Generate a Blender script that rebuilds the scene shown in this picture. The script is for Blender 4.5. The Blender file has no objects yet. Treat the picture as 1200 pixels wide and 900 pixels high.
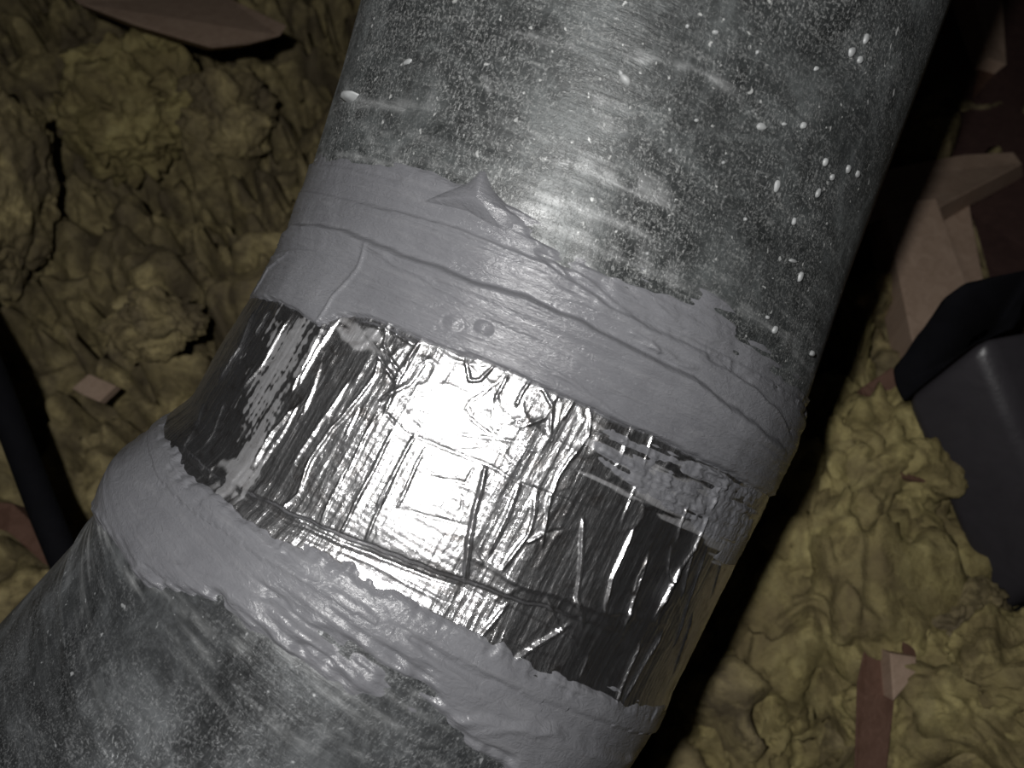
import bpy, bmesh, math, random
import numpy as np
from mathutils import Vector

random.seed(7)
RNG = np.random.default_rng(11)
SC = bpy.context.scene
COL = SC.collection

# ------------------------------------------------------------------ camera
PITCH = math.radians(55.0)                     # looking down at the duct
CAM = np.array([0.0, 0.0, 0.72])
RGT = np.array([1.0, 0.0, 0.0])
FWD = np.array([0.0, math.cos(PITCH), -math.sin(PITCH)])
UPV = np.array([0.0, math.sin(PITCH), math.cos(PITCH)])
FPX = 900.0
cam_d = bpy.data.cameras.new('camera')
cam_d.sensor_width = 36.0
cam_d.lens = 27.0
cam_d.clip_start = 0.01
cam_d.dof.use_dof = True
cam_d.dof.focus_distance = 0.235
cam_d.dof.aperture_fstop = 14.0
cam = bpy.data.objects.new('camera', cam_d)
COL.objects.link(cam)
cam.location = CAM
cam.rotation_euler = (math.pi / 2 - PITCH, 0, 0)
SC.camera = cam


def camv(x, y, z):
    """camera-frame offset (right, up, forward) -> world vector"""
    return RGT * x + UPV * y + FWD * z


def at(px, py, d):
    return CAM + camv((px - 600) / FPX * d, (450 - py) / FPX * d, d)


# ------------------------------------------------------------------ world, flash, exposure
world = bpy.data.worlds.new('attic_dark')
SC.world = world
world.use_nodes = True
world.node_tree.nodes['Background'].inputs[0].default_value = (0.9, 0.85, 0.9, 1)
world.node_tree.nodes['Background'].inputs[1].default_value = 0.004

fl = bpy.data.lights.new('phone_flash', 'SPOT')
fl.energy = 3.9
fl.color = (1.0, 0.985, 0.97)
fl.shadow_soft_size = 0.006
fl.spot_size = math.radians(118)
fl.spot_blend = 0.7
flo = bpy.data.objects.new('phone_flash', fl)
COL.objects.link(flo)
FLASH = CAM + camv(-0.042, 0.030, -0.05)
flo.location = FLASH
flo.rotation_euler = (math.pi / 2 - PITCH, 0, 0)

SC.view_settings.view_transform = 'Standard'
SC.view_settings.look = 'None'
SC.view_settings.gamma = 1.0
SC.view_settings.use_curve_mapping = False
SC.view_settings.exposure = 0.0


# ------------------------------------------------------------------ helpers
def tag(o, label=None, cat=None, group=None, kind=None):
    if label: o['label'] = label
    if cat: o['category'] = cat
    if group: o['group'] = group
    if kind: o['kind'] = kind
    return o


def mesh_obj(name, verts, faces, mat, parent=None, smooth=True, uv=None, attrs=None):
    """verts (N,3), faces (M,k) numpy"""
    verts = np.asarray(verts, dtype=np.float32)
    faces = np.asarray(faces, dtype=np.int32)
    k = faces.shape[1]
    me = bpy.data.meshes.new(name)
    me.vertices.add(len(verts)); me.vertices.foreach_set('co', verts.ravel())
    me.loops.add(faces.size); me.loops.foreach_set('vertex_index', faces.ravel())
    me.polygons.add(len(faces))
    me.polygons.foreach_set('loop_start', np.arange(0, faces.size, k, dtype=np.int32))
    me.polygons.foreach_set('loop_total', np.full(len(faces), k, dtype=np.int32))
    me.update(calc_edges=True)
    if smooth:
        me.polygons.foreach_set('use_smooth', np.ones(len(faces), dtype=bool))
    if uv is not None:
        l = me.uv_layers.new(name='UVMap')
        l.data.foreach_set('uv', np.asarray(uv, dtype=np.float32)[faces.ravel()].ravel())
    for n, v in (attrs or {}).items():
        a = me.attributes.new(n, 'FLOAT', 'POINT')
        a.data.foreach_set('value', np.asarray(v, dtype=np.float32).ravel())
    me.materials.append(mat)
    me.validate()
    o = bpy.data.objects.new(name, me)
    COL.objects.link(o)
    if parent is not None:
        o.parent = parent
        o.matrix_parent_inverse = parent.matrix_world.inverted() if False else o.matrix_parent_inverse
    return o


def bm_obj(name, bm, mat, parent=None, smooth=False):
    me = bpy.data.meshes.new(name)
    bm.normal_update()
    bmesh.ops.recalc_face_normals(bm, faces=bm.faces)
    bm.to_mesh(me); bm.free()
    if smooth:
        for p in me.polygons: p.use_smooth = True
    me.materials.append(mat)
    o = bpy.data.objects.new(name, me)
    COL.objects.link(o)
    if parent is not None: o.parent = parent
    return o


def prism(name, pts, ext, mat, parent=None, bevel=0.0):
    """solid from a polygon face (world points) swept along ext"""
    bm = bmesh.new()
    a = [bm.verts.new(Vector(p)) for p in pts]
    b = [bm.verts.new(Vector(np.asarray(p) + ext)) for p in pts]
    n = len(pts)
    bm.faces.new(a); bm.faces.new(b[::-1])
    for i in range(n):
        bm.faces.new((a[i], b[i], b[(i + 1) % n], a[(i + 1) % n]))
    if bevel > 0:
        bmesh.ops.bevel(bm, geom=list(bm.edges), offset=bevel, segments=2, affect='EDGES', profile=0.6)
    return bm_obj(name, bm, mat, parent)


def tube(name, pts, rad, mat, parent=None, n=20):
    pts = [Vector(p) for p in pts]
    bm = bmesh.new()
    rings = []
    for i, p in enumerate(pts):
        t = (pts[min(i + 1, len(pts) - 1)] - pts[max(i - 1, 0)]).normalized()
        a = t.cross(Vector((0, 0, 1))).normalized(); b = t.cross(a)
        rings.append([bm.verts.new(p + (a * math.cos(k * 2 * math.pi / n) + b * math.sin(k * 2 * math.pi / n)) * rad) for k in range(n)])
    for r0, r1 in zip(rings, rings[1:]):
        for k in range(n):
            bm.faces.new((r0[k], r0[(k + 1) % n], r1[(k + 1) % n], r1[k]))
    bm.faces.new(rings[0][::-1]); bm.faces.new(rings[-1])
    return bm_obj(name, bm, mat, parent, smooth=True)


def fnoise(nq, nu, lq, lu, seed):
    """smooth random field, correlation lengths in samples, unit deviation"""
    g = np.random.default_rng(seed)
    w = np.fft.rfft2(g.standard_normal((nq, nu)))
    fq = np.fft.fftfreq(nq)[:, None]; fu = np.fft.rfftfreq(nu)[None, :]
    w *= np.exp(-2 * (math.pi ** 2) * ((fq * lq) ** 2 + (fu * lu) ** 2))
    f = np.fft.irfft2(w, s=(nq, nu))
    return (f - f.mean()) / (f.std() + 1e-12)


def sstep(x, a, b):
    t = np.clip((x - a) / (b - a), 0, 1)
    return t * t * (3 - 2 * t)


# ------------------------------------------------------------------ materials
def new_mat(name):
    m = bpy.data.materials.new(name); m.use_nodes = True
    nt = m.node_tree
    return m, nt, nt.nodes['Principled BSDF']


class N:
    """tiny node builder"""
    def __init__(s, nt): s.nt = nt
    def add(s, t, **kw):
        n = s.nt.nodes.new(t)
        for k, v in kw.items(): setattr(n, k, v)
        return n
    def link(s, a, b): s.nt.links.new(a, b)
    def coord(s, kind, scale):
        if kind == 'UV':
            c = s.add('ShaderNodeUVMap').outputs[0]
        else:
            c = s.add('ShaderNodeTexCoord').outputs['Object']
        mp = s.add('ShaderNodeMapping'); mp.inputs['Scale'].default_value = scale
        s.link(c, mp.inputs[0]); return mp.outputs[0]
    def noise(s, co, scale=1.0, detail=4, rough=0.6, dist=0.0):
        n = s.add('ShaderNodeTexNoise'); n.inputs['Scale'].default_value = scale
        n.inputs['Detail'].default_value = detail; n.inputs['Roughness'].default_value = rough
        n.inputs['Distortion'].default_value = dist
        s.link(co, n.inputs['Vector']); return n.outputs['Fac']
    def ramp(s, fac, stops):
        r = s.add('ShaderNodeValToRGB'); e = r.color_ramp.elements
        while len(e) < len(stops): e.new(0.5)
        for el, (p, c) in zip(e, stops):
            el.position = p; el.color = (c, c, c, 1) if isinstance(c, (int, float)) else (*c, 1)
        s.link(fac, r.inputs[0]); return r.outputs[0]
    def mix(s, fac, a, b, mode='MIX'):
        m = s.add('ShaderNodeMix', data_type='RGBA', blend_type=mode)
        for sock, v in ((m.inputs[0], fac), (m.inputs[6], a), (m.inputs[7], b)):
            if isinstance(v, (int, float)): sock.default_value = v
            elif isinstance(v, tuple): sock.default_value = (*v, 1)
            else: s.link(v, sock)
        return m.outputs[2]
    def math(s, op, a, b=0.0):
        m = s.add('ShaderNodeMath', operation=op)
        for sock, v in ((m.inputs[0], a), (m.inputs[1], b)):
            if isinstance(v, (int, float)): sock.default_value = v
            else: s.link(v, sock)
        return m.outputs[0]
    def bump(s, h, dist, strength=1.0, normal=None):
        b = s.add('ShaderNodeBump'); b.inputs['Distance'].default_value = dist
        b.inputs['Strength'].default_value = strength
        s.link(h, b.inputs['Height'])
        if normal is not None: s.link(normal, b.inputs['Normal'])
        return b.outputs[0]
    def attr(s, name):
        return s.add('ShaderNodeAttribute', attribute_name=name).outputs['Fac']


def mat_galv(name, base, speck, rough=0.42, metal=0.35, dens_lo=0.25):
    m, nt, p = new_mat(name); n = N(nt)
    iso = n.coord('UV', (1, 1, 1)); strk = n.coord('UV', (1, 7, 1)); axl = n.coord('UV', (4, 1, 1))
    mott = n.noise(iso, 38, 8, 0.78, 0.5)
    worm1 = n.noise(iso, 260, 3, 0.6, 1.6)
    worm2 = n.noise(axl, 140, 4, 0.65, 0.8)
    fine = n.noise(iso, 1100, 2, 0.6)
    streak = n.noise(strk, 50, 6, 0.75, 0.4)
    big = n.noise(iso, 20, 4, 0.65)
    c = n.ramp(mott, [(0.32, tuple(x * 0.28 for x in base)), (0.5, base), (0.68, tuple(min(1, x * 2.6) for x in base))])
    def line(f, w):
        return n.ramp(n.math('ABSOLUTE', n.math('SUBTRACT', f, 0.5)), [(0.0, 1.0), (w, 0.0)])
    dens = n.ramp(big, [(0.38, dens_lo), (0.62, 1.0)])
    gate = n.ramp(fine, [(0.40, 0.0), (0.62, 1.0)])
    spk = n.math('MULTIPLY', n.math('MULTIPLY', n.math('MAXIMUM', line(worm1, 0.035), line(worm2, 0.03)), dens), gate)
    c = n.mix(n.math('MULTIPLY', spk, 0.7), c, speck)
    dots = n.ramp(n.noise(iso, 420, 2, 0.5, 0.3), [(0.68, 0.0), (0.74, 0.9)])
    c = n.mix(dots, c, speck)
    stf = n.math('MULTIPLY', n.ramp(streak, [(0.52, 0.0), (0.75, 0.5)]), gate)
    c = n.mix(stf, c, tuple(x * 0.9 for x in speck))
    sm = n.math('MULTIPLY', n.attr('smear'), n.ramp(streak, [(0.35, 0.25), (0.6, 1.0)]))
    c = n.mix(sm, c, (0.44, 0.45, 0.45))
    nt.links.new(c, p.inputs['Base Color'])
    p.inputs['Metallic'].default_value = metal
    p.inputs['Diffuse Roughness'].default_value = 0.5
    nt.links.new(n.ramp(mott, [(0.3, rough - 0.1), (0.7, rough + 0.12)]), p.inputs['Roughness'])
    h = n.math('ADD', n.math('MULTIPLY', worm1, 0.4), n.math('ADD', n.math('MULTIPLY', streak, 0.9), n.math('MULTIPLY', spk, 0.3)))
    nt.links.new(n.bump(h, 0.0004, 0.7), p.inputs['Normal'])
    return m


def mat_mastic():
    m, nt, p = new_mat('duct_mastic'); n = N(nt)
    iso = n.coord('UV', (1, 1, 1)); strk = n.coord('UV', (1, 9, 1))
    mott = n.noise(iso, 28, 5, 0.6, 0.4)
    streak = n.noise(strk, 55, 6, 0.7, 0.5)
    fine = n.noise(iso, 800, 3, 0.6)
    c = n.ramp(mott, [(0.3, (0.134, 0.135, 0.146)), (0.7, (0.184, 0.186, 0.199))])
    c = n.mix(n.ramp(streak, [(0.5, 0.0), (0.8, 0.45)]), c, (0.235, 0.235, 0.245))
    nt.links.new(c, p.inputs['Base Color'])
    nt.links.new(n.ramp(streak, [(0.3, 0.22), (0.7, 0.38)]), p.inputs['Roughness'])
    p.inputs['Specular IOR Level'].default_value = 0.55
    wr = n.noise(n.coord('UV', (1, 2.2, 1)), 260, 3, 0.6, 1.8)
    h = n.math('ADD', streak, n.math('ADD', n.math('MULTIPLY', fine, 0.10), n.math('MULTIPLY', wr, 0.85)))
    nt.links.new(n.bump(h, 0.0005, 0.75), p.inputs['Normal'])
    return m


def mat_foil():
    m, nt, p = new_mat('aluminium_foil'); n = N(nt)
    iso = n.coord('UV', (1, 1, 1)); axl = n.coord('UV', (7, 1, 1))
    fine = n.noise(axl, 120, 5, 0.65, 0.6)
    cr = n.noise(iso, 420, 4, 0.65, 1.2)
    dirt = n.noise(iso, 130, 6, 0.75, 0.8)
    c = n.ramp(dirt, [(0.32, (0.36, 0.34, 0.33)), (0.5, (0.70, 0.70, 0.71))])
    c = n.mix(n.attr('smear'), c, (0.24, 0.24, 0.25))
    nt.links.new(c, p.inputs['Base Color'])
    nt.links.new(n.math('SUBTRACT', 1.0, n.math('MULTIPLY', n.attr('smear'), 0.8)), p.inputs['Metallic'])
    r = n.math('ADD', n.ramp(dirt, [(0.3, 0.28), (0.6, 0.15)]), n.math('MULTIPLY', n.attr('smear'), 0.28))
    nt.links.new(r, p.inputs['Roughness'])
    h = n.math('ADD', n.math('MULTIPLY', fine, 0.8), n.math('MULTIPLY', cr, 0.45))
    nb_ = n.bump(h, 0.0004, 0.6)
    nt.links.new(nb_, p.inputs['Normal'])
    # finely crinkled foil scatters part of its reflection wider
    g2 = n.add('ShaderNodeBsdfAnisotropic'); g2.inputs['Roughness'].default_value = 0.5
    nt.links.new(c, g2.inputs['Color']); nt.links.new(nb_, g2.inputs['Normal'])
    mx = n.add('ShaderNodeMixShader'); mx.inputs[0].default_value = 0.20
    nt.links.new(p.outputs[0], mx.inputs[1]); nt.links.new(g2.outputs[0], mx.inputs[2])
    nt.links.new(mx.outputs[0], nt.nodes['Material Output'].inputs['Surface'])
    return m


def mat_insul(name, a, b, dirt, cover=0.5):
    m, nt, p = new_mat(name); n = N(nt)
    co = n.coord('OBJ', (1, 1, 1))
    big = n.noise(co, 16, 4, 0.65, 0.5)
    mid = n.noise(co, 75, 6, 0.7, 0.9)
    fib = n.noise(co, 330, 5, 0.75, 2.5)
    c = n.ramp(mid, [(0.32, a), (0.66, b)])
    c = n.mix(n.ramp(n.noise(co, 34, 3, 0.6, 1.0), [(0.42, 0.7), (0.60, 0.0)]), c, tuple(0.45 * x + 0.55 * y for x, y in zip(a, dirt)))
    c = n.mix(n.ramp(big, [(cover - 0.12, 1.0), (cover + 0.10, 0.0)]), c, dirt)
    c = n.mix(n.ramp(mid, [(0.34, 0.6), (0.50, 0.0)]), c, tuple(x * 0.6 for x in dirt))
    c = n.mix(n.ramp(fib, [(0.38, 0.35), (0.56, 0.0)]), c, tuple(x * 0.7 for x in dirt))
    nt.links.new(c, p.inputs['Base Color'])
    p.inputs['Roughness'].default_value = 1.0
    p.inputs['Specular IOR Level'].default_value = 0.05
    p.inputs['Diffuse Roughness'].default_value = 1.0
    h = n.math('ADD', n.math('MULTIPLY', mid, 1.0), n.math('MULTIPLY', fib, 0.45))
    nt.links.new(n.bump(h, 0.009, 0.8), p.inputs['Normal'])
    return m


def mat_wood(name, a, b, scale=(14, 14, 2.2)):
    m, nt, p = new_mat(name); n = N(nt)
    co = n.coord('OBJ', scale)
    g = n.noise(co, 6, 6, 0.65, 1.2)
    g2 = n.noise(co, 40, 3, 0.6)
    c = n.ramp(g, [(0.3, a), (0.7, b)])
    c = n.mix(n.ramp(g2, [(0.55, 0.0), (0.8, 0.3)]), c, tuple(x * 0.5 for x in a))
    nt.links.new(c, p.inputs['Base Color'])
    p.inputs['Roughness'].default_value = 0.75
    nt.links.new(n.bump(g2, 0.001, 0.5), p.inputs['Normal'])
    return m


def mat_plain(name, col, rough, mott=0.25, bumpd=0.0008, scale=60, metal=0.0):
    m, nt, p = new_mat(name); n = N(nt)
    co = n.coord('OBJ', (1, 1, 1))
    g = n.noise(co, scale, 5, 0.6, 0.3)
    c = n.ramp(g, [(0.3, tuple(x * (1 - mott) for x in col)), (0.7, tuple(x * (1 + mott) for x in col))])
    nt.links.new(c, p.inputs['Base Color'])
    p.inputs['Roughness'].default_value = rough
    p.inputs['Metallic'].default_value = metal
    nt.links.new(n.bump(g, bumpd, 0.6), p.inputs['Normal'])
    return m


M_PIPE = mat_galv('galvanised_steel', (0.048, 0.052, 0.052), (0.50, 0.51, 0.50))
M_GORE = mat_galv('galvanised_elbow_steel', (0.052, 0.055, 0.057), (0.36, 0.37, 0.375), rough=0.42, dens_lo=0.1)
M_MASTIC = mat_mastic()
M_FOIL = mat_foil()
M_DROP = mat_plain('dried_mastic_drop', (0.30, 0.31, 0.31), 0.45)
M_INS = mat_insul('loose_fibreglass', (0.44, 0.355, 0.16), (0.70, 0.59, 0.31), (0.21, 0.17, 0.105), 0.49)
M_BATT = mat_insul('yellow_fibreglass', (0.46, 0.38, 0.150), (0.62, 0.54, 0.26), (0.25, 0.20, 0.105), 0.45)
M_WOOD = mat_wood('sawn_pine', (0.41, 0.285, 0.205), (0.54, 0.395, 0.295))
M_WOODR = mat_wood('old_red_brown_pine', (0.130, 0.066, 0.042), (0.200, 0.108, 0.075))
M_DECK = mat_wood('roof_deck_wood', (0.07, 0.036, 0.032), (0.11, 0.060, 0.050))
M_BLACK = mat_plain('black_rubber', (0.006, 0.006, 0.008), 0.9)
M_BLACK.node_tree.nodes['Principled BSDF'].inputs['Specular IOR Level'].default_value = 0.15
M_GREY = mat_plain('grey_plastic', (0.052, 0.048, 0.054), 0.36, 0.12)
M_DRY = mat_plain('plasterboard', (0.35, 0.32, 0.28), 0.9)

# ------------------------------------------------------------------ duct surface: q runs down the axis, u around it
J1 = at(633, 402, 0.308)
PA = at(752, 30, 0.290)
J2 = at(508, 632, 0.301)
J3 = at(395, 792, 0.297)


def unit(v): return v / np.linalg.norm(v)


aA = unit(J1 - PA); aB = unit(J2 - J1); aC = unit(J3 - J2); aD = unit(camv(-0.70, -0.64, 0.30))
LB = np.linalg.norm(J2 - J1); LC = np.linalg.norm(J3 - J2)
QB, QC = LB, LB + LC
RN = 0.1
AX = [aA, aB, aC, aD]


def frame0(a):
    n = CAM - J1; n = unit(n - a * (n @ a)); return n


def transport(n, a, b):
    v = np.cross(a, b); c = a @ b; s = np.linalg.norm(v)
    if s < 1e-9: return n
    k = v / s
    return n * c + np.cross(k, n) * s + k * (k @ n) * (1 - c)


nA = frame0(aA); nB = transport(nA, aA, aB); nC = transport(nB, aB, aC); nD = transport(nC, aC, aD)
NR = [nA, nB, nC, nD]
# m points to the right in the picture
MR = [np.cross(a, n) for a, n in zip(AX, NR)]
if MR[0] @ RGT < 0: MR = [-m for m in MR]
PN = [unit(aA + aB), unit(aB + aC), unit(aC + aD)]

R_Q = np.array([-2.0, -0.060, -0.020, 0.0, 0.012, QB - 0.02, QB - 0.004, QB + 0.006, QB + 0.03, QC, QC + 2.0])
R_R = np.array([0.1, 0.1, 0.1015, 0.1025, 0.1025, 0.1030, 0.1030, 0.1050, 0.1060, 0.1060, 0.1060])


def surf(q, u, d):
    """world position of duct surface; q, u broadcastable, d = radial offset"""
    q, u, d = np.broadcast_arrays(q, u, d)
    th = u / RN
    r = np.interp(q, R_Q, R_R) + d
    cs, sn = np.cos(th), np.sin(th)
    out = np.zeros(q.shape + (3,))
    sec = np.where(q < 0, 0, np.where(q < QB, 1, np.where(q < QC, 2, 3)))
    for k in range(4):
        mk = sec == k
        if not mk.any(): continue
        w = r[mk][:, None] * (cs[mk][:, None] * NR[k] + sn[mk][:, None] * MR[k])
        a = AX[k]
        hh = lambda j: -(w @ PN[j]) / (a @ PN[j])
        qq = q[mk]
        if k == 0: N0, h = J1, hh(0) + qq
        elif k == 1:
            f = qq / LB; N0 = J1; h = hh(0) * (1 - f) + (LB + hh(1)) * f
        elif k == 2:
            f = (qq - QB) / LC; N0 = J2; h = hh(1) * (1 - f) + (LC + hh(2)) * f
        else: N0, h = J3, hh(2) + (qq - QC)
        out[mk] = N0 + w + a * h[:, None]
    return out


# fine raster
DQ = 0.0005
Q0, Q1 = -0.200, QC + 0.15
QS = np.arange(Q0, Q1, DQ)
UF = 0.185
UMAX = math.pi * RN
DU = 0.0003
uf = np.arange(-UF, UF + 1e-9, DU)
nb = 34
ub = np.linspace(UF, UMAX, nb + 1)[1:]
US = np.concatenate([-ub[::-1][1:], uf, ub])        # -pi .. pi without a doubled seam
NQ, NU = len(QS), len(US)

# pixel -> (q, u) on the duct
gq = np.arange(Q0, Q1, 0.001); gu = np.arange(-0.175, 0.175, 0.001)
GQ, GU = np.meshgrid(gq, gu, indexing='ij')
GP = surf(GQ, GU, 0.001) - CAM
gz = GP @ FWD
GX = 600 + FPX * (GP @ RGT) / gz; GY = 450 - FPX * (GP @ UPV) / gz
_e1 = np.gradient(GX, axis=0), np.gradient(GY, axis=0)
_e2 = np.gradient(GX, axis=1), np.gradient(GY, axis=1)
DET = _e1[0] * _e2[1] - _e1[1] * _e2[0]
SGN = np.sign(np.median(DET[:, len(gu) // 2]))
FRONT = DET * SGN > 0.02


def on(px, py):
    d = (GX - px) ** 2 + (GY - py) ** 2
    d = np.where(FRONT, d, 1e12)
    i, j = np.unravel_index(np.argmin(d), d.shape)
    ex, ey = px - GX[i, j], py - GY[i, j]
    dt = DET[i, j]
    a = (ex * _e2[1][i, j] - ey * _e2[0][i, j]) / dt
    b = (_e1[0][i, j] * ey - _e1[1][i, j] * ex) / dt
    a, b = np.clip(a, -1, 1), np.clip(b, -1, 1)
    return np.array([GQ[i, j] + a * 0.001, GU[i, j] + b * 0.001])


def trace(pts): return np.array([on(*p) for p in pts])


def win(tr, pad):
    i0 = max(0, int((tr[:, 0].min() - pad - Q0) / DQ)); i1 = min(NQ, int((tr[:, 0].max() + pad - Q0) / DQ) + 2)
    j0 = np.searchsorted(US, tr[:, 1].min() - pad); j1 = np.searchsorted(US, tr[:, 1].max() + pad)
    return slice(i0, i1), slice(j0, j1)


def polydist(tr, sl):
    """distance, signed side, and arc fraction to a traced line on a raster window"""
    q = QS[sl[0]][:, None]; u = US[sl[1]][None, :]
    best = np.full((q.shape[0], u.shape[1]), 1e9); sgn = np.zeros_like(best); fr = np.zeros_like(best)
    n = len(tr) - 1
    for k in range(n):
        a, b = tr[k], tr[k + 1]; v = b - a; L2 = v @ v + 1e-15
        t = np.clip(((q - a[0]) * v[0] + (u - a[1]) * v[1]) / L2, 0, 1)
        dq = q - a[0] - t * v[0]; du = u - a[1] - t * v[1]
        d = np.hypot(dq, du); m = d < best
        best = np.where(m, d, best)
        sgn = np.where(m, np.sign(v[1] * dq - v[0] * du), sgn)
        fr = np.where(m, (k + t) / n, fr)
    return best, sgn, fr


def ridge(F, pts, h, w, taper=True, wob=None):
    tr = trace(pts); sl = win(tr, w * 5)
    if wob is None: wob = WOB
    d, s, f = polydist(tr, sl)
    d = np.abs(d * s + wob[sl] * w * 0.35)
    g = np.exp(-(d / w) ** 2) * h
    if taper: g *= np.clip(np.minimum(f, 1 - f) * 6 + 0.15, 0, 1) ** 0.7
    F[sl] += g


def stepline(F, pts, h, lam, w=0.0006, below=True):
    """a lip: one side stands proud by h and fades over lam"""
    tr = trace(pts); sl = win(tr, lam * 4)
    d, s, f = polydist(tr, sl)
    sd = d * s * (1 if below else -1) + WOB[sl] * 0.0002
    F[sl] += h * sstep(sd, -w, w) * np.exp(-np.clip(sd, 0, None) / lam) * np.clip(np.minimum(f, 1 - f) * 8, 0, 1)


def inpoly(pts):
    """signed distance, positive inside, to a traced polygon on the whole fine raster window"""
    tr = trace(pts); sl = win(tr, 0.01)
    cl = np.vstack([tr, tr[:1]])
    d, _, _ = polydist(cl, sl)
    q = QS[sl[0]][:, None]; u = US[sl[1]][None, :]
    ins = np.zeros(d.shape, bool)
    for a, b in zip(cl[:-1], cl[1:]):
        c = ((a[0] > q) != (b[0] > q))
        x = (b[1] - a[1]) * (q - a[0]) / (b[0] - a[0] + 1e-15) + a[1]
        ins ^= c & (u < x)
    return sl, np.where(ins, d, -d)


def curve_q(pts):
    tr = trace(pts); o = np.argsort(tr[:, 1]); return np.interp(US, tr[o, 1], tr[o, 0])


WOB = fnoise(NQ, NU, 6, 6, 3)
N_AX1 = fnoise(NQ, NU, 26, 3.0, 21)
N_AX0 = fnoise(NQ, NU, 14, 1.3, 29)       # axial streaks
N_AX2 = fnoise(NQ, NU, 60, 10, 22)
N_CI1 = fnoise(NQ, NU, 1.3, 50, 23)
N_CI0 = fnoise(NQ, NU, 0.8, 14, 33)       # circumferential brush streaks
N_CI2 = fnoise(NQ, NU, 4, 120, 24)
N_IS0 = fnoise(NQ, NU, 1.1, 1.8, 35)
N_IS1 = fnoise(NQ, NU, 3, 5, 25)
N_IS2 = fnoise(NQ, NU, 12, 20, 26)
N_IS3 = fnoise(NQ, NU, 40, 66, 27)

# --- foil relief
FOIL = N_AX1 * 0.00005 + N_AX2 * 0.00013 + N_IS1 * 0.00003 + N_IS2 * 0.00012 + N_AX0 * 0.00001
FOIL = FOIL + 0.00005 * (np.cos(2 * math.pi * QS / 0.0042)[:, None] ** 8 + np.cos(2 * math.pi * US / 0.0040)[None, :] ** 8)
CRUMP = np.exp(-(fnoise(NQ, NU, 9, 15, 41) / 0.22) ** 2) + 0.7 * np.exp(-(fnoise(NQ, NU, 5, 9, 42) / 0.25) ** 2)
UPZ = (1 - sstep(QS, 0.022, 0.05))[:, None]
FOIL = FOIL + CRUMP * (0.00009 + 0.00017 * UPZ)
RIDGES = [
    ([(299, 362), (281, 409), (256, 447)], 9, 6), ([(314, 362), (298, 392)], 8, 5), ([(342, 366), (307, 427), (281, 458)], 10, 7),
    ([(386, 357), (373, 398), (353, 438), (342, 458)], 10, 7), ([(399, 372), (373, 409), (350, 450)], 9, 7),
    ([(345, 479), (321, 505), (295, 548)], 10, 8), ([(350, 474), (336, 500), (306, 545)], 7, 5), ([(376, 424), (368, 456), (355, 482)], 7, 5),
    ([(408, 447), (391, 473), (376, 493), (362, 516), (344, 542)], 7, 6), ([(441, 438), (420, 467), (391, 499), (365, 539), (347, 580)], 11, 7),
    ([(420, 479), (405, 510)], 6, 5), ([(438, 493), (425, 516), (408, 551), (391, 583)], 7, 5), ([(460, 505), (440, 545), (414, 597)], 7, 6),
    ([(495, 398), (469, 444), (451, 484)], 9, 7), ([(486, 510), (460, 562), (443, 594)], 8, 7), ([(498, 525), (477, 571), (466, 594)], 6, 5),
    ([(399, 560), (376, 613)], 6, 5), ([(433, 560), (399, 628)], 7, 5), ([(460, 560), (429, 632)], 7, 6), ([(347, 580), (330, 596)], 6, 5),
    ([(568, 548), (556, 598), (550, 636), (545, 683)], 16, 8), ([(611, 568), (592, 609), (573, 647)], 9, 9), ([(631, 579), (618, 628), (588, 668)], 10, 8),
    ([(618, 636), (637, 626)], 8, 6), ([(684, 609), (682, 651), (676, 700), (684, 734)], 10, 7), ([(743, 620), (728, 654), (716, 677), (709, 715)], 12, 7),
    ([(762, 647), (743, 700), (732, 734)], 10, 6), ([(750, 753), (735, 787), (720, 828)], 10, 6), ([(777, 741), (758, 772), (732, 824)], 9, 6),
    ([(800, 658), (766, 726)], 8, 6), ([(596, 711), (558, 753)], 11, 8), ([(667, 734), (630, 756), (601, 777)], 11, 8),
    ([(737, 509), (724, 549)], 8, 6), ([(851, 555), (831, 601), (814, 642), (785, 685), (770, 725)], 12, 7), ([(807, 590), (797, 616), (794, 636)], 9, 6),
    ([(814, 642), (805, 673), (799, 702)], 8, 5), ([(759, 653), (747, 679), (742, 697)], 7, 5), ([(788, 640), (784, 672), (786, 690)], 7, 5),
    ([(554, 654), (614, 685), (679, 707), (728, 719), (784, 730)], 6, 14), ([(770, 500), (750, 560), (730, 612)], 6, 5),
    ([(441, 412), (463, 446), (494, 397)], 9, 8), ([(422, 378), (463, 390), (486, 404)], 8, 7), ([(455, 376), (450, 405), (470, 440)], 8, 7),
    ([(430, 395), (445, 415), (440, 440)], 7, 6), ([(505, 420), (480, 450), (445, 470)], 8, 9),
    ([(546, 420), (550, 446), (562, 446), (580, 427)], 9, 6), ([(622, 446), (603, 476)], 10, 6), ([(633, 450), (648, 476), (645, 507)], 9, 6),
    ([(675, 465), (660, 491)], 8, 6), ([(655, 460), (640, 490), (612, 500)], 7, 7), ([(690, 480), (690, 510), (670, 540)], 7, 6), ([(595, 440), (580, 470)], 7, 6),
    ([(680, 520), (655, 560), (640, 600)], 7, 6), ([(645, 575), (640, 610), (636, 640)], 6, 5), ([(576, 742), (600, 752), (650, 770)], 5, 5),
    ([(640, 700), (655, 735), (690, 770)], 6, 6), ([(700, 720), (725, 745), (745, 760)], 5, 5), ([(690, 770), (680, 795)], 6, 5),
    ([(240, 470), (225, 510), (212, 530)], 6, 6), ([(262, 470), (240, 520)], 5, 5), ([(250, 545), (240, 560)], 6, 5),
    ([(830, 640), (810, 700), (790, 760)], 6, 5), ([(845, 660), (835, 700)], 5, 5), ([(812, 720), (790, 790)], 6, 5),
]
for pts, h, w in RIDGES:
    ridge(FOIL, pts, h * 0.000085, w * 0.000062)
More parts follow.
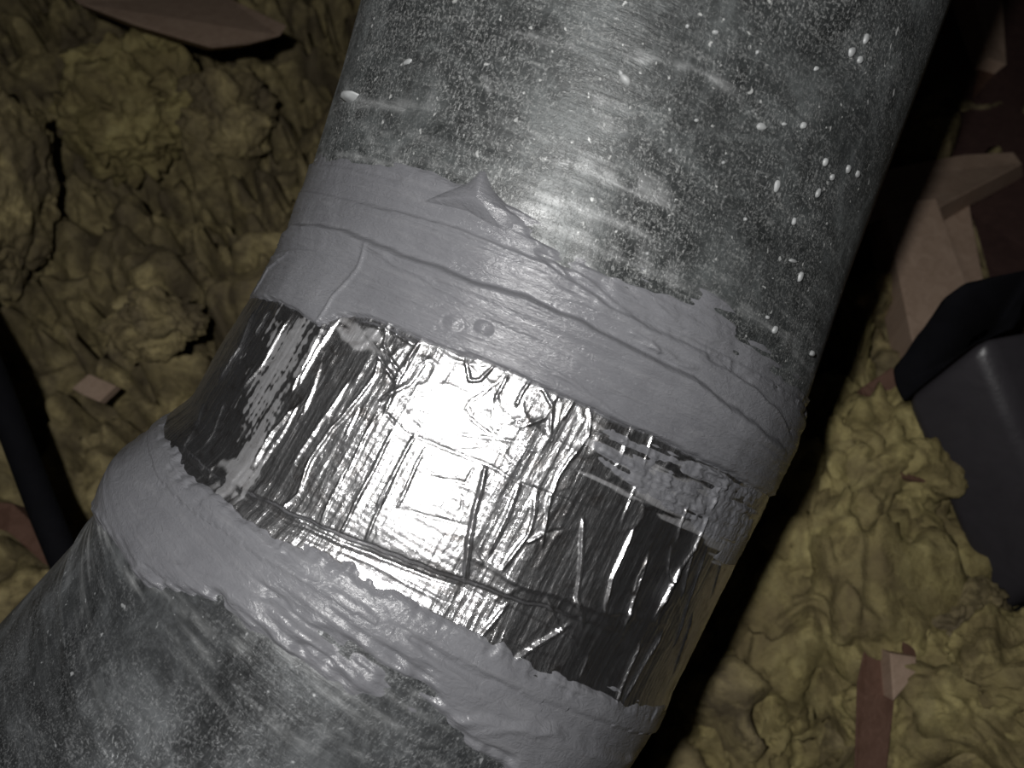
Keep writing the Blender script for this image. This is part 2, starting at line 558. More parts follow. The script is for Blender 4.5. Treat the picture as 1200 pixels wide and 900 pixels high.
GROOVES = [
    ([(463, 495), (475, 507), (531, 529), (562, 541), (614, 567), (643, 578), (690, 595), (730, 613)], 5, 5), ([(501, 558), (546, 567), (556, 545)], 5, 5),
    ([(471, 597), (546, 616)], 5, 5), ([(531, 507), (614, 518)], 4, 5), ([(550, 488), (573, 507)], 7, 5), ([(452, 484), (463, 495)], 6, 6),
    ([(578, 470), (576, 500), (590, 512)], 4, 4), ([(540, 600), (542, 580)], 4, 4),
    ([(207, 520), (235, 557), (280, 583), (350, 617), (399, 636), (475, 666), (546, 692)], 9, 7), ([(260, 575), (350, 628), (425, 657), (531, 711)], 5, 5),
    ([(546, 692), (600, 715), (660, 745)], 4, 5), ([(600, 680), (570, 660), (556, 640)], 5, 5), ([(637, 626), (660, 622)], 5, 6), ([(480, 700), (520, 730), (560, 755)], 4, 5),
]
for pts, h, w in GROOVES:
    ridge(FOIL, pts, -h * 0.00006, w * 0.00007)
# ledge where foil passes over the joint of the elbow
stepline(FOIL, [(203, 505), (235, 545), (280, 573), (350, 607), (399, 626), (475, 656), (546, 682), (640, 712), (740, 745)], -0.0011, 0.010, 0.0008)
FOIL = FOIL + 0.0004

# dry-brushed mastic film on the foil (a stain with its own shape)
FSMEAR = np.zeros((NQ, NU))
for pts, nz, lo in [
    ([(318, 372), (345, 372), (385, 380), (372, 400), (350, 430), (330, 460), (310, 500), (285, 560), (262, 575), (275, 520), (290, 470), (300, 430)], N_AX0 * 0.7 + N_AX1 * 0.5 + N_AX2 * 0.4 + N_IS2 * 0.5 + N_IS0 * 0.4, 0.15),
    ([(225, 545), (260, 520), (300, 540), (290, 575), (255, 575)], N_AX1 * 0.5 + N_IS1 * 0.6, 0.3),
    ([(385, 385), (420, 372), (445, 395), (430, 425), (400, 415)], N_CI1 * 0.5 + N_IS1 * 0.6, 0.1),
    ([(690, 505), (760, 520), (890, 580), (885, 655), (835, 655), (790, 610), (730, 565), (690, 535)], N_CI0 * 0.7 + N_CI1 * 0.5 + N_IS2 * 0.4, 0.1)]:
    sl, sd = inpoly(pts)
    FSMEAR[sl] = np.maximum(FSMEAR[sl], sstep(nz[sl] + sd / 0.004, lo, lo + 0.9) * 0.62)

# --- mastic thickness, upper band
UP_TOP = curve_q([(388, 184), (440, 190), (520, 203), (560, 222), (600, 246), (645, 285), (700, 312), (740, 335), (780, 349), (830, 372), (880, 402), (915, 422), (938, 438)])
UP_BOT = curve_q([(292, 347), (318, 352), (345, 363), (372, 382), (400, 371), (430, 372), (470, 385), (520, 407), (560, 420), (620, 445), (680, 474), (720, 494), (760, 508), (800, 530), (850, 553), (890, 574), (900, 580)])
edge_n = N_CI0 * 0.0005 + N_CI1 * 0.0004 + N_IS1 * 0.0003 + N_IS2 * 0.0004
sd_t = QS[:, None] - UP_TOP[None, :]
sd_b = UP_BOT[None, :] - QS[:, None]
# the top edge is brushed out thin on the right of the flake, crisp at its left
soft = sstep(US, -0.03, 0.02)[None, :]
MU = np.minimum(np.minimum((sd_t + edge_n * (1 + 3.2 * soft) + N_CI2 * 0.0022 * soft) * (0.35 - 0.25 * soft), (sd_b + edge_n * 0.4) * 0.8), 0.0010)
for pts, lo in [([(690, 505), (722, 500), (800, 533), (888, 578), (880, 640), (850, 640), (800, 606), (745, 572), (700, 540)], 0.0),
                ([(833, 655), (850, 640), (880, 625), (872, 662), (855, 664)], -2.0)]:
    sl, sd = inpoly(pts)
    t = np.clip(sd * 0.25, -0.0006, 0.00022) + (N_CI0[sl] * 0.00013 + N_CI1[sl] * 0.00010 + N_IS1[sl] * 0.00008 + N_IS0[sl] * 0.00005 - 0.00004) * (1 if lo == 0 else 0.2) - np.clip(0.003 - sd, 0, 0.003) * 0.03
    MU[sl] = np.maximum(MU[sl], t)
inside = sstep(MU, 0.0, 0.0007)
REL = np.zeros((NQ, NU))
R1 = [(320, 280), (350, 268), (400, 272), (440, 288), (500, 312), (561, 335), (614, 350), (671, 378), (728, 405), (807, 443), (844, 474), (893, 508), (922, 540)]
R2 = [(400, 232), (470, 250), (560, 278), (640, 312), (700, 352), (760, 385), (825, 413), (875, 451), (909, 481), (925, 515)]
R4 = [(520, 388), (554, 397), (614, 420), (667, 446), (709, 480), (740, 497)]
stepline(REL, R1, 0.0042, 0.020, 0.0013)
ridge(REL, R1, 0.0008, 0.0007)
stepline(REL, R2, 0.0014, 0.010, 0.0004)
ridge(REL, R2, 0.0006, 0.0006)
ridge(REL, R4, 0.0005, 0.0006)
# creases
for pts, h, w in [([(440, 292), (480, 318), (540, 352), (590, 378), (640, 400)], 5, 8), ([(372, 382), (395, 350), (428, 318), (440, 290)], 5, 9), ([(300, 345), (320, 318), (345, 300)], 6, 8),
                  ([(600, 262), (650, 300), (700, 340), (742, 372)], 7, 7), ([(620, 255), (690, 310), (760, 350), (800, 385)], 4, 6), ([(590, 240), (640, 300), (690, 350)], 5, 6),
                  ([(745, 400), (775, 412), (790, 425), (812, 430)], 9, 11), ([(735, 388), (760, 400), (770, 415)], 8, 9), ([(390, 212), (440, 222), (500, 245), (545, 265)], 3, 7),
                  ([(610, 352), (650, 368), (690, 385), (720, 402)], 8, 9), ([(420, 330), (460, 345), (510, 362)], 3, 6), ([(770, 455), (830, 490), (880, 520), (910, 545)], 3, 10),
                  ([(320, 305), (380, 300), (430, 318)], 4, 8), ([(640, 340), (720, 372), (790, 404), (850, 445)], 4, 7)]:
    ridge(REL, pts, h * 0.00010, w * 0.00007)
for (px, py, h, w) in [(535, 381, 8, 26), (570, 386, 9, 25)]:      # two screw heads under the mastic
    c = on(px, py)
    d = np.hypot(QS[:, None] - c[0], US[None, :] - c[1])
    REL += h * 0.0001 * np.exp(-(d / (w * 0.00008)) ** 2) - h * 0.00002 * np.exp(-((d - w * 0.00011) / 0.0005) ** 2)
BRUSH = N_CI0 * 0.000012 + N_CI1 * 0.00003 + N_CI2 * 0.00007 + N_IS0 * 0.000008 + N_IS1 * 0.00003 + N_IS2 * 0.00010 + N_IS3 * 0.0003
STRK = np.exp(-(fnoise(NQ, NU, 3.0, 130, 61) / 0.16) ** 2) * sstep(N_IS3, -0.8, 0.6) * 0.00030
BRUSH = BRUSH + STRK
MU = MU + inside * (REL + BRUSH)

# --- mastic thickness, lower band
LO_TOP = curve_q([(200, 522), (212, 545), (235, 568), (270, 589), (300, 605), (330, 626), (400, 662), (450, 691), (520, 722), (560, 742), (600, 762), (640, 785), (700, 806), (740, 822), (785, 826)])
LO_BOT = curve_q([(118, 590), (135, 620), (158, 655), (178, 684), (215, 692), (250, 710), (320, 742), (380, 762), (430, 795), (480, 812), (530, 850), (560, 880), (610, 898), (680, 898), (760, 898)])
LO_BOT = LO_BOT + 0.022 * sstep(US, on(610, 895)[1] - 0.006, on(610, 895)[1] + 0.022)
sd_t = QS[:, None] - LO_TOP[None, :]
sd_b = LO_BOT[None, :] - QS[:, None]
soft2 = (sstep(US, -0.05, -0.02) * (1 - sstep(US, 0.015, 0.025)))[None, :]
ML = np.minimum(np.minimum((sd_t + edge_n * 1.2 + N_AX1 * 0.0004) * 0.5, (sd_b + edge_n * (0.8 + 2.5 * soft2) + N_CI2 * 0.002 * soft2) * (0.5 - 0.38 * soft2)), 0.0012)
inside2 = sstep(ML, 0.0, 0.0007)
REL2 = np.zeros((NQ, NU))
for pts, h, lam in [([(250, 612), (330, 655), (420, 705), (500, 765), (600, 830), (680, 862), (770, 890)], 10, 0.012), ([(500, 838), (560, 838), (640, 852), (760, 884)], 12, 0.010),
                    ([(165, 640), (230, 665), (320, 705), (400, 750), (470, 790)], 7, 0.01)]:
    stepline(REL2, pts, h * 0.0001, lam)
for pts, h, w in [([(165, 665), (180, 680), (200, 688), (222, 690)], 8, 12), ([(345, 735), (400, 765), (450, 792), (500, 800)], 7, 9), ([(200, 560), (280, 612), (350, 650)], 3, 9),
                  ([(370, 740), (430, 762), (480, 792)], 5, 7), ([(430, 700), (500, 745), (560, 780), (600, 800)], 6, 10), ([(120, 592), (135, 610), (150, 640)], 6, 9),
                  ([(540, 860), (600, 850), (680, 858)], 5, 8), ([(480, 745), (540, 785), (590, 805)], -9, 7), ([(178, 665), (192, 676), (205, 682)], -14, 7), ([(395, 740), (402, 760)], -6, 5),
                  ([(300, 700), (380, 728), (450, 765)], 4, 6), ([(620, 800), (700, 830), (780, 850)], 4, 12)]:
    ridge(REL2, pts, h * 0.00007, w * 0.00008)
ML = ML + inside2 * (REL2 + BRUSH)

# fold of mastic that stands out at the left of the lower joint
c = on(150, 600)
d2 = ((QS[:, None] - c[0]) / 0.016) ** 2 + ((US[None, :] - c[1] + 0.012) / 0.05) ** 2
COLLAR = 0.006 * np.exp(-d2)

# --- pale smears on bare metal
PSM = np.zeros((NQ, NU))
for pts, w, a in [([(580, 38), (650, 42), (720, 62), (790, 78), (850, 98), (880, 115)], 0.0016, 0.8), ([(395, 100), (420, 118), (480, 125), (530, 108)], 0.003, 0.5), ([(640, 190), (700, 205), (760, 222), (800, 240)], 0.004, 0.6),
                  ([(600, 225), (660, 240), (720, 262), (780, 282)], 0.002, 0.6), ([(690, 115), (720, 130), (715, 160)], 0.003, 0.4), ([(420, 150), (450, 165), (470, 185)], 0.003, 0.3),
                  ([(640, 255), (720, 285), (800, 320), (860, 350)], 0.003, 0.5), ([(560, 60), (570, 100), (575, 120)], 0.001, 0.4), ([(560, 215), (640, 245), (700, 262)], 0.0015, 0.6),
                  ([(90, 690), (95, 760), (145, 895)], 0.002, 0.3), ([(200, 700), (260, 740), (330, 790)], 0.0015, 0.4), ([(230, 705), (300, 745), (400, 815)], 0.0014, 0.4), ([(380, 800), (420, 830), (480, 850)], 0.003, 0.4),
                  ([(300, 830), (360, 870), (420, 890)], 0.003, 0.35)]:
    tr = trace(pts); sl = win(tr, w * 4); d, s, f = polydist(tr, sl)
    v = np.exp(-(d / w) ** 2) * a * np.clip(np.minimum(f, 1 - f) * 5, 0, 1) * sstep(N_CI1[sl] * 0.6 + N_IS1[sl] * 0.5, -0.6, 0.8)
    PSM[sl] = np.maximum(PSM[sl], v)
for band, s0 in ((MU, -0.0005), (ML, -0.0005)):
    PSM = np.maximum(PSM, 0.5 * sstep(band, -0.0016, 0.0) * sstep(N_CI1 * 0.7 + N_IS1 * 0.4, 0.0, 1.2))

for band, edge, sg, ln in ((ML, LO_BOT, 1, 0.022), (MU, UP_TOP, -1, 0.014)):      # dry brush marks dragged past the bands
    dist = np.clip((QS[:, None] - edge[None, :]) * sg, 0, None)
    v = (0.6 if sg > 0 else 0.3) * np.exp(-dist / ln) * (dist > 0) * sstep(N_CI1 * 0.6 + N_CI0 * 0.5 + N_IS3 * 0.5, 0.1, 1.5)
    PSM = np.maximum(PSM, v)

# --- build the duct
duct = bpy.data.objects.new('metal_duct', None)
COL.objects.link(duct)
tag(duct, 'round galvanised metal duct with bent elbow, grey sealant bands and shiny foil wrap', 'duct')


def grid_mesh(name, qi, off, mat, keep=None, smear=None, cs=1, shift_uv=0.0):
    """closed strip of the raster rows qi (indices) with offset raster off"""
    qs = QS[qi]
    ci = np.concatenate([np.arange(nb - 1), np.arange(nb - 1, nb - 1 + len(uf), cs), np.arange(nb - 1 + len(uf), NU)])
    us = US[ci]; pick = np.ix_(qi, ci)
    P = surf(qs[:, None], us[None, :], off[pick])
    n, m = len(qs), len(us)
    idx = np.arange(n * m).reshape(n, m)
    a = idx[:-1, :]; b = idx[1:, :]
    a2 = np.roll(a, -1, axis=1); b2 = np.roll(b, -1, axis=1)
    F = np.stack([a, b, b2, a2], -1).reshape(-1, 4)
    uv = np.stack(np.broadcast_arrays(us[None, :] + 5 + shift_uv, qs[:, None] + 5), -1).reshape(-1, 2)
    sm = (smear[pick] if smear is not None else np.zeros((n, m))).ravel()
    V = P.reshape(-1, 3)
    if keep is not None:
        k = keep[pick]; kk = (k[:-1, :] | k[1:, :] | np.roll(k[:-1, :], -1, 1) | np.roll(k[1:, :], -1, 1)).ravel()
        F = F[kk]
        used = np.unique(F); re = np.full(len(V), -1); re[used] = np.arange(len(used))
        V, uv, sm, F = V[used], uv[used], sm[used], re[F]
    return mesh_obj(name, V, F, mat, duct, uv=uv, attrs={'smear': sm})


def rows(a, b, st=1):
    i0 = max(0, int(round((a - Q0) / DQ))); i1 = min(NQ - 1, int(round((b - Q0) / DQ)))
    return np.arange(i0, i1 + 1, st)


METAL = N_IS3 * 0.00012 + N_IS2 * 0.00002
grid_mesh('upper_pipe', rows(Q0, 0.002, 2), METAL, M_PIPE, smear=PSM, cs=3)
# the pipe goes on upwards out of view, and the elbow down into the insulation
def plain_tube(name, q_list, mat, n=96, dd=0.0):
    q = np.asarray(q_list); u = np.linspace(-UMAX, UMAX, n, endpoint=False)
    P = surf(q[:, None], u[None, :], dd)
    idx = np.arange(len(q) * n).reshape(len(q), n); a = idx[:-1]; b = idx[1:]
    F = np.stack([a, b, np.roll(b, -1, 1), np.roll(a, -1, 1)], -1).reshape(-1, 4)
    uv = np.stack(np.broadcast_arrays(u[None, :] + 5, q[:, None] + 5), -1).reshape(-1, 2)
    return mesh_obj(name, P.reshape(-1, 3), F, mat, duct, uv=uv, attrs={'smear': np.zeros(len(q) * n)})
plain_tube('upper_pipe_length', [-1.3, -1.0, -0.6, Q0 + 0.002], M_PIPE, dd=0.0003)
SEAM = np.exp(-((QS[:, None] - QC) / 0.003) ** 2) * 0.0010
DEEP = COLLAR * sstep(QS, QB - 0.01, QB + 0.01)[:, None]
SINK = -0.004 * (1 - sstep(QS[:, None] - LO_TOP[None, :], 0.004, 0.010))
grid_mesh('elbow_gore', rows(QB - 0.004, QC, 2), METAL + DEEP + SEAM + SINK, M_GORE, smear=PSM, cs=3)
grid_mesh('elbow_gore', rows(QC - 0.003, Q1, 2), METAL + DEEP + SEAM - 0.0005, M_GORE, smear=PSM, cs=3)
plain_tube('elbow_outlet', [Q1 - DQ * 3, QC + 0.25, QC + 0.34], M_GORE)
FQ0, FQ1 = -0.014, QB + 0.018
PRESS = 0.0014 * np.maximum(sstep(MU, 0.0003, 0.0008), sstep(ML, 0.0003, 0.0008))
FOILD = FOIL + 0.0003 + DEEP - PRESS
FKEEP = QS[:, None] < LO_TOP[None, :] + 0.006
grid_mesh('foil_wrap', rows(FQ0, FQ1), FOILD, M_FOIL, smear=FSMEAR, keep=FKEEP)
onfoil = (QS[:, None] > FQ0) & (QS[:, None] < FQ1) & FKEEP
under = np.where(onfoil, FOILD, METAL + DEEP)
flat = np.where(onfoil, 0.0006 + DEEP, METAL + DEEP)
mixu = sstep(MU, 0.0001, 0.0006); mixl = sstep(ML, 0.0001, 0.0006)
grid_mesh('mastic_band', rows(-0.12, 0.09), under * (1 - mixu) + flat * mixu + MU, M_MASTIC, keep=MU > -0.00025)
grid_mesh('mastic_band', rows(QB - 0.06, Q1 - 0.02), under * (1 - mixl) + flat * mixl + ML, M_MASTIC, keep=ML > -0.00025)


def patch(name, pts, h, mat, lift=0.0, n=26, peak=None):
    """small domed scab on the duct: outline traced, thickness h"""
    tr = trace(pts); c = tr.mean(0)
    V, F = [], []
    K = 5; m = len(tr)
    ring = np.vstack([tr, tr[:1]])
    t = np.linspace(0, m, n, endpoint=False)
    out = np.stack([np.interp(t, np.arange(m + 1), ring[:, k]) for k in (0, 1)], -1)
    for k in range(K + 1):
        s = 1 - k / K
        pq = c + (out - c) * s
        hh = h * math.sqrt(max(0, 1 - s * s)) if peak is None else h * (1 - s ** 1.5)
        V.append(surf(pq[:, 0], pq[:, 1], lift + hh - (0.0008 if k == 0 else 0)))
    V = np.concatenate(V)
    for k in range(K):
        for j in range(n):
            F.append((k * n + j, k * n + (j + 1) % n, (k + 1) * n + (j + 1) % n, (k + 1) * n + j))
    uv = np.zeros((len(V), 2))
    for k in range(K + 1):
        uv[k * n:(k + 1) * n] = (c + (out - c) * (1 - k / K))[:, ::-1] + 5
    return mesh_obj(name, V, np.array(F), mat, duct, uv=uv)


# pointed flake of mastic lifted from the upper band
patch('mastic_flake', [(490, 236), (520, 222), (548, 212), (562, 198), (568, 199), (576, 220), (600, 245), (618, 262), (600, 280), (575, 268), (545, 250)], 0.0034, M_MASTIC, 0.0008, n=44, peak=1)
# blobs and specks of dried sealant on the upper pipe
for o in [(409, 112, 7, 12, .003), (733, 92, 12, 7, .0012), (728, 84, 6, 4, .0008), (476, 70, 4, 9, .0007), (895, 148, 9, 6, .0008), (1002, 60, 5, 8, .0007), (945, 147, 5, 6, .0007), (922, 145, 4, 3, .0006),
          (787, 175, 4, 4, .0007), (807, 29, 4, 3, .0006), (840, 36, 6, 3, .0006), (971, 190, 4, 8, .0007), (998, 198, 3, 7, .0007), (1009, 204, 3, 6, .0006), (979, 208, 4, 6, .0006), (962, 227, 3, 8, .0006),
          (934, 260, 3, 7, .0006), (876, 257, 3, 3, .0006), (942, 325, 3, 9, .0006), (933, 306, 6, 3, .0006), (912, 388, 4, 6, .0006), (903, 373, 3, 3, .0005), (760, 297, 3, 3, .0006), (1019, 45, 4, 8, .0006),
          (914, 218, 5, 9, .0006), (960, 80, 4, 4, .0005), (890, 60, 3, 4, .0005), (850, 190, 3, 3, .0005), (640, 330, 4, 3, .0005), (955, 415, 3, 5, .001), (818, 140, 4, 3, .0005), (1012, 70, 4, 6, .0006)]:
    px, py, a, b, h = o
    a, b = a * 0.82, b * 0.92
    pts = []
    for k in range(9):
        an = k * 2 * math.pi / 9; rr = random.uniform(0.75, 1.15)
        x, y = math.cos(an) * a * rr, math.sin(an) * b * rr
        t = math.radians(16 if px > 800 else 60)
        pts.append((px + x * math.cos(t) - y * math.sin(t), py + x * math.sin(t) + y * math.cos(t)))
    patch('mastic_drop', pts, h, M_DROP, n=14)

# ------------------------------------------------------------------ setting
def quad(name, pts, mat, thick, kind='structure'):
    o = prism(name, pts, thick, mat); tag(o, kind=kind); return o


quad('floor', [(-1.6, -0.8, 0), (1.6, -0.8, 0), (1.6, 2.2, 0), (-1.6, 2.2, 0)], M_DRY, np.array([0, 0, -0.02]))
wb = prism('wall_back', [(-1.6, 1.75, 0), (1.6, 1.75, 0), (1.6, 1.75, 1.9), (-1.6, 1.75, 1.9)], np.array([0, 0.02, 0]), M_DECK)
tag(wb, kind='structure')
for k in range(12):
    z = 0.02 + k * 0.155
    prism('plank', [(-1.6, 1.735, z), (1.6, 1.735, z), (1.6, 1.735, z + 0.147), (-1.6, 1.735, z + 0.147)], np.array([0, 0.0149, 0]), M_DECK, wb)

# insulation bed
BX, BY = np.arange(-1.0, 1.0, 0.0034), np.arange(-0.35, 1.45, 0.0034)
H = np.full((len(BY), len(BX)), -1.0)
g = np.random.default_rng(5)
ZB = 0.225
for k in range(8000):
    big = g.random() < 0.14
    r = g.uniform(0.018, 0.036) if big else g.uniform(0.005, 0.017)
    x, y = g.uniform(-1.02, 1.02), g.uniform(-0.37, 1.47)
    z = ZB + g.normal(0, 0.016) - r * 0.5 + (0.006 if big else 0)
    i0, i1 = np.searchsorted(BY, [y - r, y + r]); j0, j1 = np.searchsorted(BX, [x - r, x + r])
    if i1 <= i0 or j1 <= j0: continue
    ax, ay, an = g.uniform(0.75, 1.0), g.uniform(0.6, 1.0), g.uniform(0, math.pi)
    dx = BX[None, j0:j1] - x; dy = BY[i0:i1, None] - y
    ex = (dx * math.cos(an) + dy * math.sin(an)) / ax; ey = (-dx * math.sin(an) + dy * math.cos(an)) / ay
    s = 1 - (ex * ex + ey * ey) / (r * r)
    h = np.where(s > 0, z + r * np.sqrt(np.clip(s, 0, 1)) * 0.95, -1)
    H[i0:i1, j0:j1] = np.maximum(H[i0:i1, j0:j1], h)
H = np.maximum(H, ZB - 0.05 + 0.008 * fnoise(*H.shape, 6, 6, 77))
H += 0.0022 * fnoise(*H.shape, 1.3, 1.3, 78) + 0.004 * fnoise(*H.shape, 4, 4, 79) + 0.012 * fnoise(*H.shape, 40, 40, 80)
wi = np.arange(H.shape[0])[:, None] + 3.2 * fnoise(*H.shape, 5, 5, 81) + 1.6 * fnoise(*H.shape, 2, 2, 83)
wj = np.arange(H.shape[1])[None, :] + 3.2 * fnoise(*H.shape, 5, 5, 82) + 1.6 * fnoise(*H.shape, 2, 2, 84)
H = H[np.clip(np.rint(wi), 0, H.shape[0] - 1).astype(int), np.clip(np.rint(wj), 0, H.shape[1] - 1).astype(int)]
H = (H + np.roll(H, 1, 0) + np.roll(H, 1, 1) + np.roll(np.roll(H, 1, 0), 1, 1)) / 4
XX, YY = np.meshgrid(BX, BY)
idx = np.arange(H.size).reshape(H.shape)
F = np.stack([idx[:-1, :-1], idx[:-1, 1:], idx[1:, 1:], idx[1:, :-1]], -1).reshape(-1, 4)
bed = mesh_obj('loose_insulation', np.stack([XX, YY, H], -1).reshape(-1, 3), F, M_INS)
tag(bed, 'dusty yellow-brown loose fibreglass insulation spread over the attic floor', 'insulation', kind='stuff')


def clump(name, label, px, py, d, size, seed, mat, cat='insulation', nb=46, rough=0.62):
    """one torn tuft; size = (right, up, deep) half extents in metres in the camera's frame"""
    g = np.random.default_rng(seed)
    bm = bmesh.new(); bmesh.ops.create_icosphere(bm, subdivisions=6, radius=1.0)
    me = bpy.data.meshes.new('t'); bm.to_mesh(me); F = np.array([[v.index for v in f.verts] for f in bm.faces]); V = np.array([v.co[:] for v in bm.verts]); bm.free()
    bpy.data.meshes.remove(me)
    r = np.full(len(V), 0.58)
    for m, lo, hi, amp in [(nb, 0.25, 0.60, rough), (nb * 7, 0.08, 0.20, rough * 0.34)]:
        c = g.normal(size=(m, 3)); c /= np.linalg.norm(c, axis=1)[:, None]
        acc = np.zeros(len(V))
        for k in range(m):
            w = g.uniform(lo, hi); d2 = ((V - c[k]) ** 2).sum(1) / (w * w)
            acc = np.maximum(acc, np.sqrt(np.clip(1 - d2, 0, 1)) * w / hi * g.uniform(0.6, 1.0))
        r += acc * amp
    for k in range(16):                                             # fibrous creases
        kv = g.normal(size=3); kv *= g.uniform(9, 34) / np.linalg.norm(kv)
        r += 0.022 * np.abs(np.sin(V @ kv + 1.3 * np.sin(V[:, ::-1] @ kv * 0.4) + g.uniform(0, 6.28)))
    r += g.normal(0, 0.008, len(V))
    P = V * r[:, None]
    for fq, am in ((3.0, 0.10), (7.0, 0.06), (15.0, 0.03)):      # torn, wispy outline
        for k in range(4):
            kv = g.normal(size=3); kv *= fq / np.linalg.norm(kv); dv = g.normal(size=3); dv /= np.linalg.norm(dv)
            P = P + dv * (am * np.sin(P @ kv + g.uniform(0, 6.28)))[:, None]
    W = P[:, :1] * size[0] * RGT + P[:, 1:2] * size[1] * UPV + P[:, 2:] * size[2] * FWD
    ctr = at(px, py, d)
    o = mesh_obj(name, W, F, mat)
    o.location = ctr
    tag(o, label, cat, 'torn tufts of fibreglass insulation')
    return o


CL = [
    ('largest yellow fibreglass batt tuft between the duct and the grey box', 985, 690, 0.50, (0.075, 0.105, 0.05), 1, M_BATT),
    ('upright yellow fibreglass tuft whose torn edge touches the grey box', 1018, 605, 0.50, (0.044, 0.056, 0.036), 2, M_BATT),
    ('yellow fibreglass tuft filling the bottom right corner', 1152, 858, 0.44, (0.056, 0.050, 0.04), 3, M_BATT),
    ('bright yellow fibreglass tuft at the right edge below the grey box', 1195, 790, 0.43, (0.035, 0.028, 0.03), 4, M_BATT),
    ('small pale tuft folded over beside the red-brown stud', 1010, 500, 0.54, (0.040, 0.018, 0.03), 5, M_BATT),
    ('narrow pale tuft in the gap between the duct shadow and pine post', 985, 430, 0.58, (0.016, 0.040, 0.03), 6, M_BATT),
    ('dusty tuft at the bottom edge just right of the duct', 870, 860, 0.50, (0.045, 0.050, 0.04), 7, M_BATT),
    ('greyish tuft under the lower end of the grey box', 1112, 735, 0.465, (0.026, 0.026, 0.03), 8, M_INS),
    ('big pale tuft below the wooden joist on the left', 155, 130, 0.72, (0.050, 0.052, 0.04), 9, M_BATT),
    ('golden tuft at the left edge of the picture', 5, 220, 0.64, (0.030, 0.065, 0.04), 10, M_INS),
    ('golden tuft right of the big pale tuft', 265, 140, 0.72, (0.036, 0.035, 0.03), 11, M_INS),
    ('rounded tuft midway between the left edge and the foil wrap', 180, 375, 0.58, (0.026, 0.022, 0.02), 12, M_INS),
]
for lb, px, py, d, sz, sd, mt in CL:
    clump('insulation_tuft', lb, px, py, d, sz, sd, mt)

def away(px, py, ln, dx=0.0, dy=0.0):
    """thickness vector pointing away from the viewer's side, plus a sideways part"""
    return camv((px - 600) / FPX * ln + dx, (450 - py) / FPX * ln + dy, ln)


# ------------------------------------------------------------------ wood framing behind the duct
def face(pix): return [at(*p) for p in pix]


# short flat board with a sawn end, lying over the post
tag(prism('pine_board', face([(940, 285, 0.62), (975, 214, 0.66), (1066, 193, 0.66), (1130, 181, 0.66), (1188, 178, 0.65), (1198, 192, 0.64), (1100, 243, 0.60), (1042, 254, 0.60)]), away(1120, 220, 0.03, 0.004, -0.011), M_WOOD, bevel=0.0012),
    'short pale pine board lying level across the top of the pine post', 'board')
tag(prism('pine_post', face([(1036, 240, 0.60), (1097, 232, 0.60), (1172, 440, 0.54), (1090, 500, 0.53)]), away(1080, 330, 0.035, -0.018, -0.006), M_WOOD, bevel=0.001),
    'wide pale pine post rising behind the black cap of the grey box', 'post')
tag(prism('pine_strip', face([(1104, 250, 0.64), (1136, 240, 0.64), (1162, 380, 0.60), (1140, 380, 0.60)]), away(1130, 310, 0.03, -0.004, 0.0), M_WOOD, bevel=0.001),
    'narrow pine strip just right of the wide pine post', 'post')
tag(prism('wall_stud', face([(1138, -20, 0.80), (1174, -20, 0.80), (1180, 76, 0.745), (1158, 68, 0.745)]), camv(-0.02, -0.02, 0.06), M_WOOD, bevel=0.001),
    'dim stud end in the top right corner', 'stud')
tag(prism('wall_stud', face([(1180, 70, 0.77), (1150, 62, 0.77), (1128, 180, 0.70), (1165, 180, 0.70)]), camv(-0.01, -0.02, 0.06), M_WOODR, bevel=0.001),
    'dark red stud hanging behind the short pine board', 'stud')
tag(prism('dark_void_panel', face([(1075, -40, 0.86), (1290, -40, 0.86), (1290, 350, 0.575), (1165, 345, 0.575), (1140, 250, 0.645), (1030, 225, 0.67)]), away(1150, 150, 0.02), M_DECK, bevel=0.001),  # added panel, coloured dark to stand in for the unlit depth behind the framing
    'large dark red-brown panel added as the shaded void behind the pine framing at top right', 'board')
tag(prism('red_stud', face([(1008, 455, 0.495), (1046, 430, 0.495), (1110, 570, 0.465), (1058, 560, 0.460)]), camv(0.0, -0.02, 0.04), M_WOODR, bevel=0.001),
    'dark red-brown stud showing between yellow tuft and grey box', 'stud')
tag(prism('floor_joist', face([(40, -50, 0.688), (200, -60, 0.736), (262, -5, 0.688), (336, 30, 0.640), (328, 42, 0.632), (290, 52, 0.620), (248, 56, 0.616), (160, 30, 0.632), (92, 4, 0.648)]), away(200, 30, 0.05, 0.0, -0.004), M_WOOD, bevel=0.001),
    'brown wooden joist with a tapered end at the top left', 'joist')
tag(prism('brown_joist', face([(1004, 800, 0.425), (1018, 735, 0.435), (1046, 742, 0.435), (1048, 820, 0.425), (1036, 930, 0.41), (1000, 930, 0.41)]), away(1025, 830, 0.06), M_WOODR, bevel=0.001),
    'red-brown joist buried upright between the two yellow tufts at lower right', 'joist')
tag(prism('wood_block', face([(1043, 765, 0.420), (1074, 770, 0.422), (1073, 790, 0.418), (1047, 822, 0.414)]), camv(0.0, -0.004, 0.03), M_WOOD, bevel=0.0008),
    'small pinkish sawn block beside the buried red-brown joist', 'offcut')
tag(prism('wood_shim', face([(1056, 742, 0.43), (1076, 728, 0.435), (1081, 772, 0.43), (1060, 768, 0.426)]), camv(0.004, -0.004, 0.03), M_WOODR, bevel=0.0008),
    'small brown shim standing behind the pinkish block', 'offcut')
tag(prism('wood_chip', face([(84, 455, 0.55), (104, 438, 0.555), (136, 452, 0.55), (116, 471, 0.545), (100, 464, 0.546)]), camv(0, -0.002, 0.008), M_WOOD, bevel=0.0008),
    'flat tan wood chip lying on the insulation near the black cable', 'offcut')
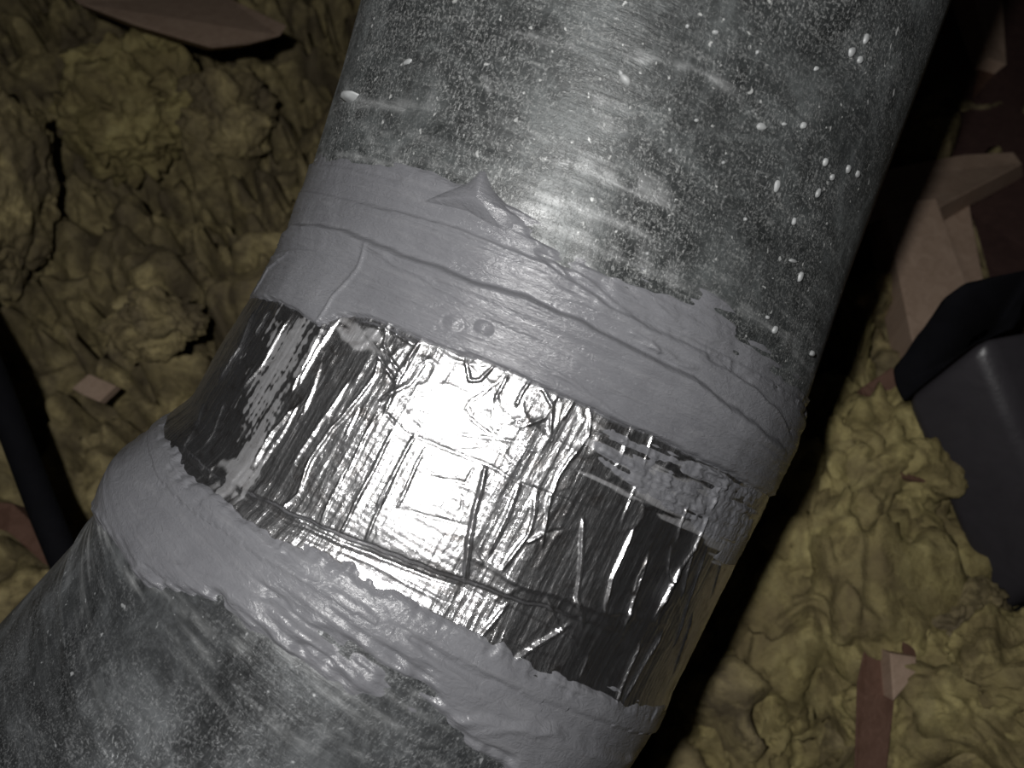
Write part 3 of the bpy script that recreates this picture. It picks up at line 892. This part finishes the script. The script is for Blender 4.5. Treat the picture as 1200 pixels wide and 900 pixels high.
tag(prism('red_lath', face([(-30, 585, 0.50), (15, 590, 0.50), (50, 625, 0.49), (75, 670, 0.48), (50, 660, 0.48), (10, 622, 0.49), (-30, 612, 0.50)]), camv(0, -0.004, 0.012), M_WOODR, bevel=0.0008),
    'reddish lath half buried under the black cable', 'lath')

# black cable at the left
tag(tube('black_cable', [at(-150, 90, 0.58), at(-70, 300, 0.50), at(-10, 437, 0.45), at(52, 600, 0.43), at(110, 740, 0.42), at(190, 900, 0.44), at(240, 1000, 0.50)], 0.0079, M_BLACK),
    'thick straight black cable running down behind the duct at left', 'cable')

# grey box with black cap at the right edge
box = bpy.data.objects.new('capped_box', None); COL.objects.link(box)
tag(box, 'grey rounded box with a thick black cap at the right edge', 'box')


def capped(name, pts, ext, mat, bevel, seg=3):
    bm = bmesh.new()
    a = [bm.verts.new(Vector(p)) for p in pts]; b = [bm.verts.new(Vector(np.asarray(p) + ext)) for p in pts]
    n = len(pts)
    bm.faces.new(a); bm.faces.new(b[::-1])
    for k in range(n): bm.faces.new((a[k], b[k], b[(k + 1) % n], a[(k + 1) % n]))
    bmesh.ops.bevel(bm, geom=list(bm.edges), offset=bevel, segments=seg, affect='EDGES', profile=0.5)
    o = bm_obj(name, bm, mat, box, smooth=True)
    return o


run = at(1165, 730, 0.470) - at(1058, 470, 0.468)
ring = [at(1055, 468, 0.476), at(1150, 392, 0.432), at(1290, 368, 0.450), at(1190, 440, 0.520)]
capped('housing', ring, run, M_GREY, 0.009, 6)
capped('cap', face([(1046, 432, 0.462), (1049, 452, 0.462), (1059, 472, 0.462), (1100, 436, 0.450), (1143, 400, 0.430), (1166, 392, 0.432), (1187, 387, 0.436), (1197, 372, 0.440), (1204, 338, 0.446), (1290, 330, 0.47),
                    (1290, 300, 0.47), (1200, 317, 0.452), (1158, 326, 0.446), (1131, 331, 0.446), (1105, 350, 0.450), (1076, 396, 0.458)]), away(1120, 400, 0.07), M_BLACK, 0.0025)
box_shade = [p + run * 1.0 for p in [at(1066, 466, 0.476), at(1147, 402, 0.446), at(1280, 376, 0.474), at(1190, 440, 0.516)]]  # black block modelled in place of the shadow below the box
capped('box_shade', box_shade, run * 0.25, M_BLACK, 0.003)
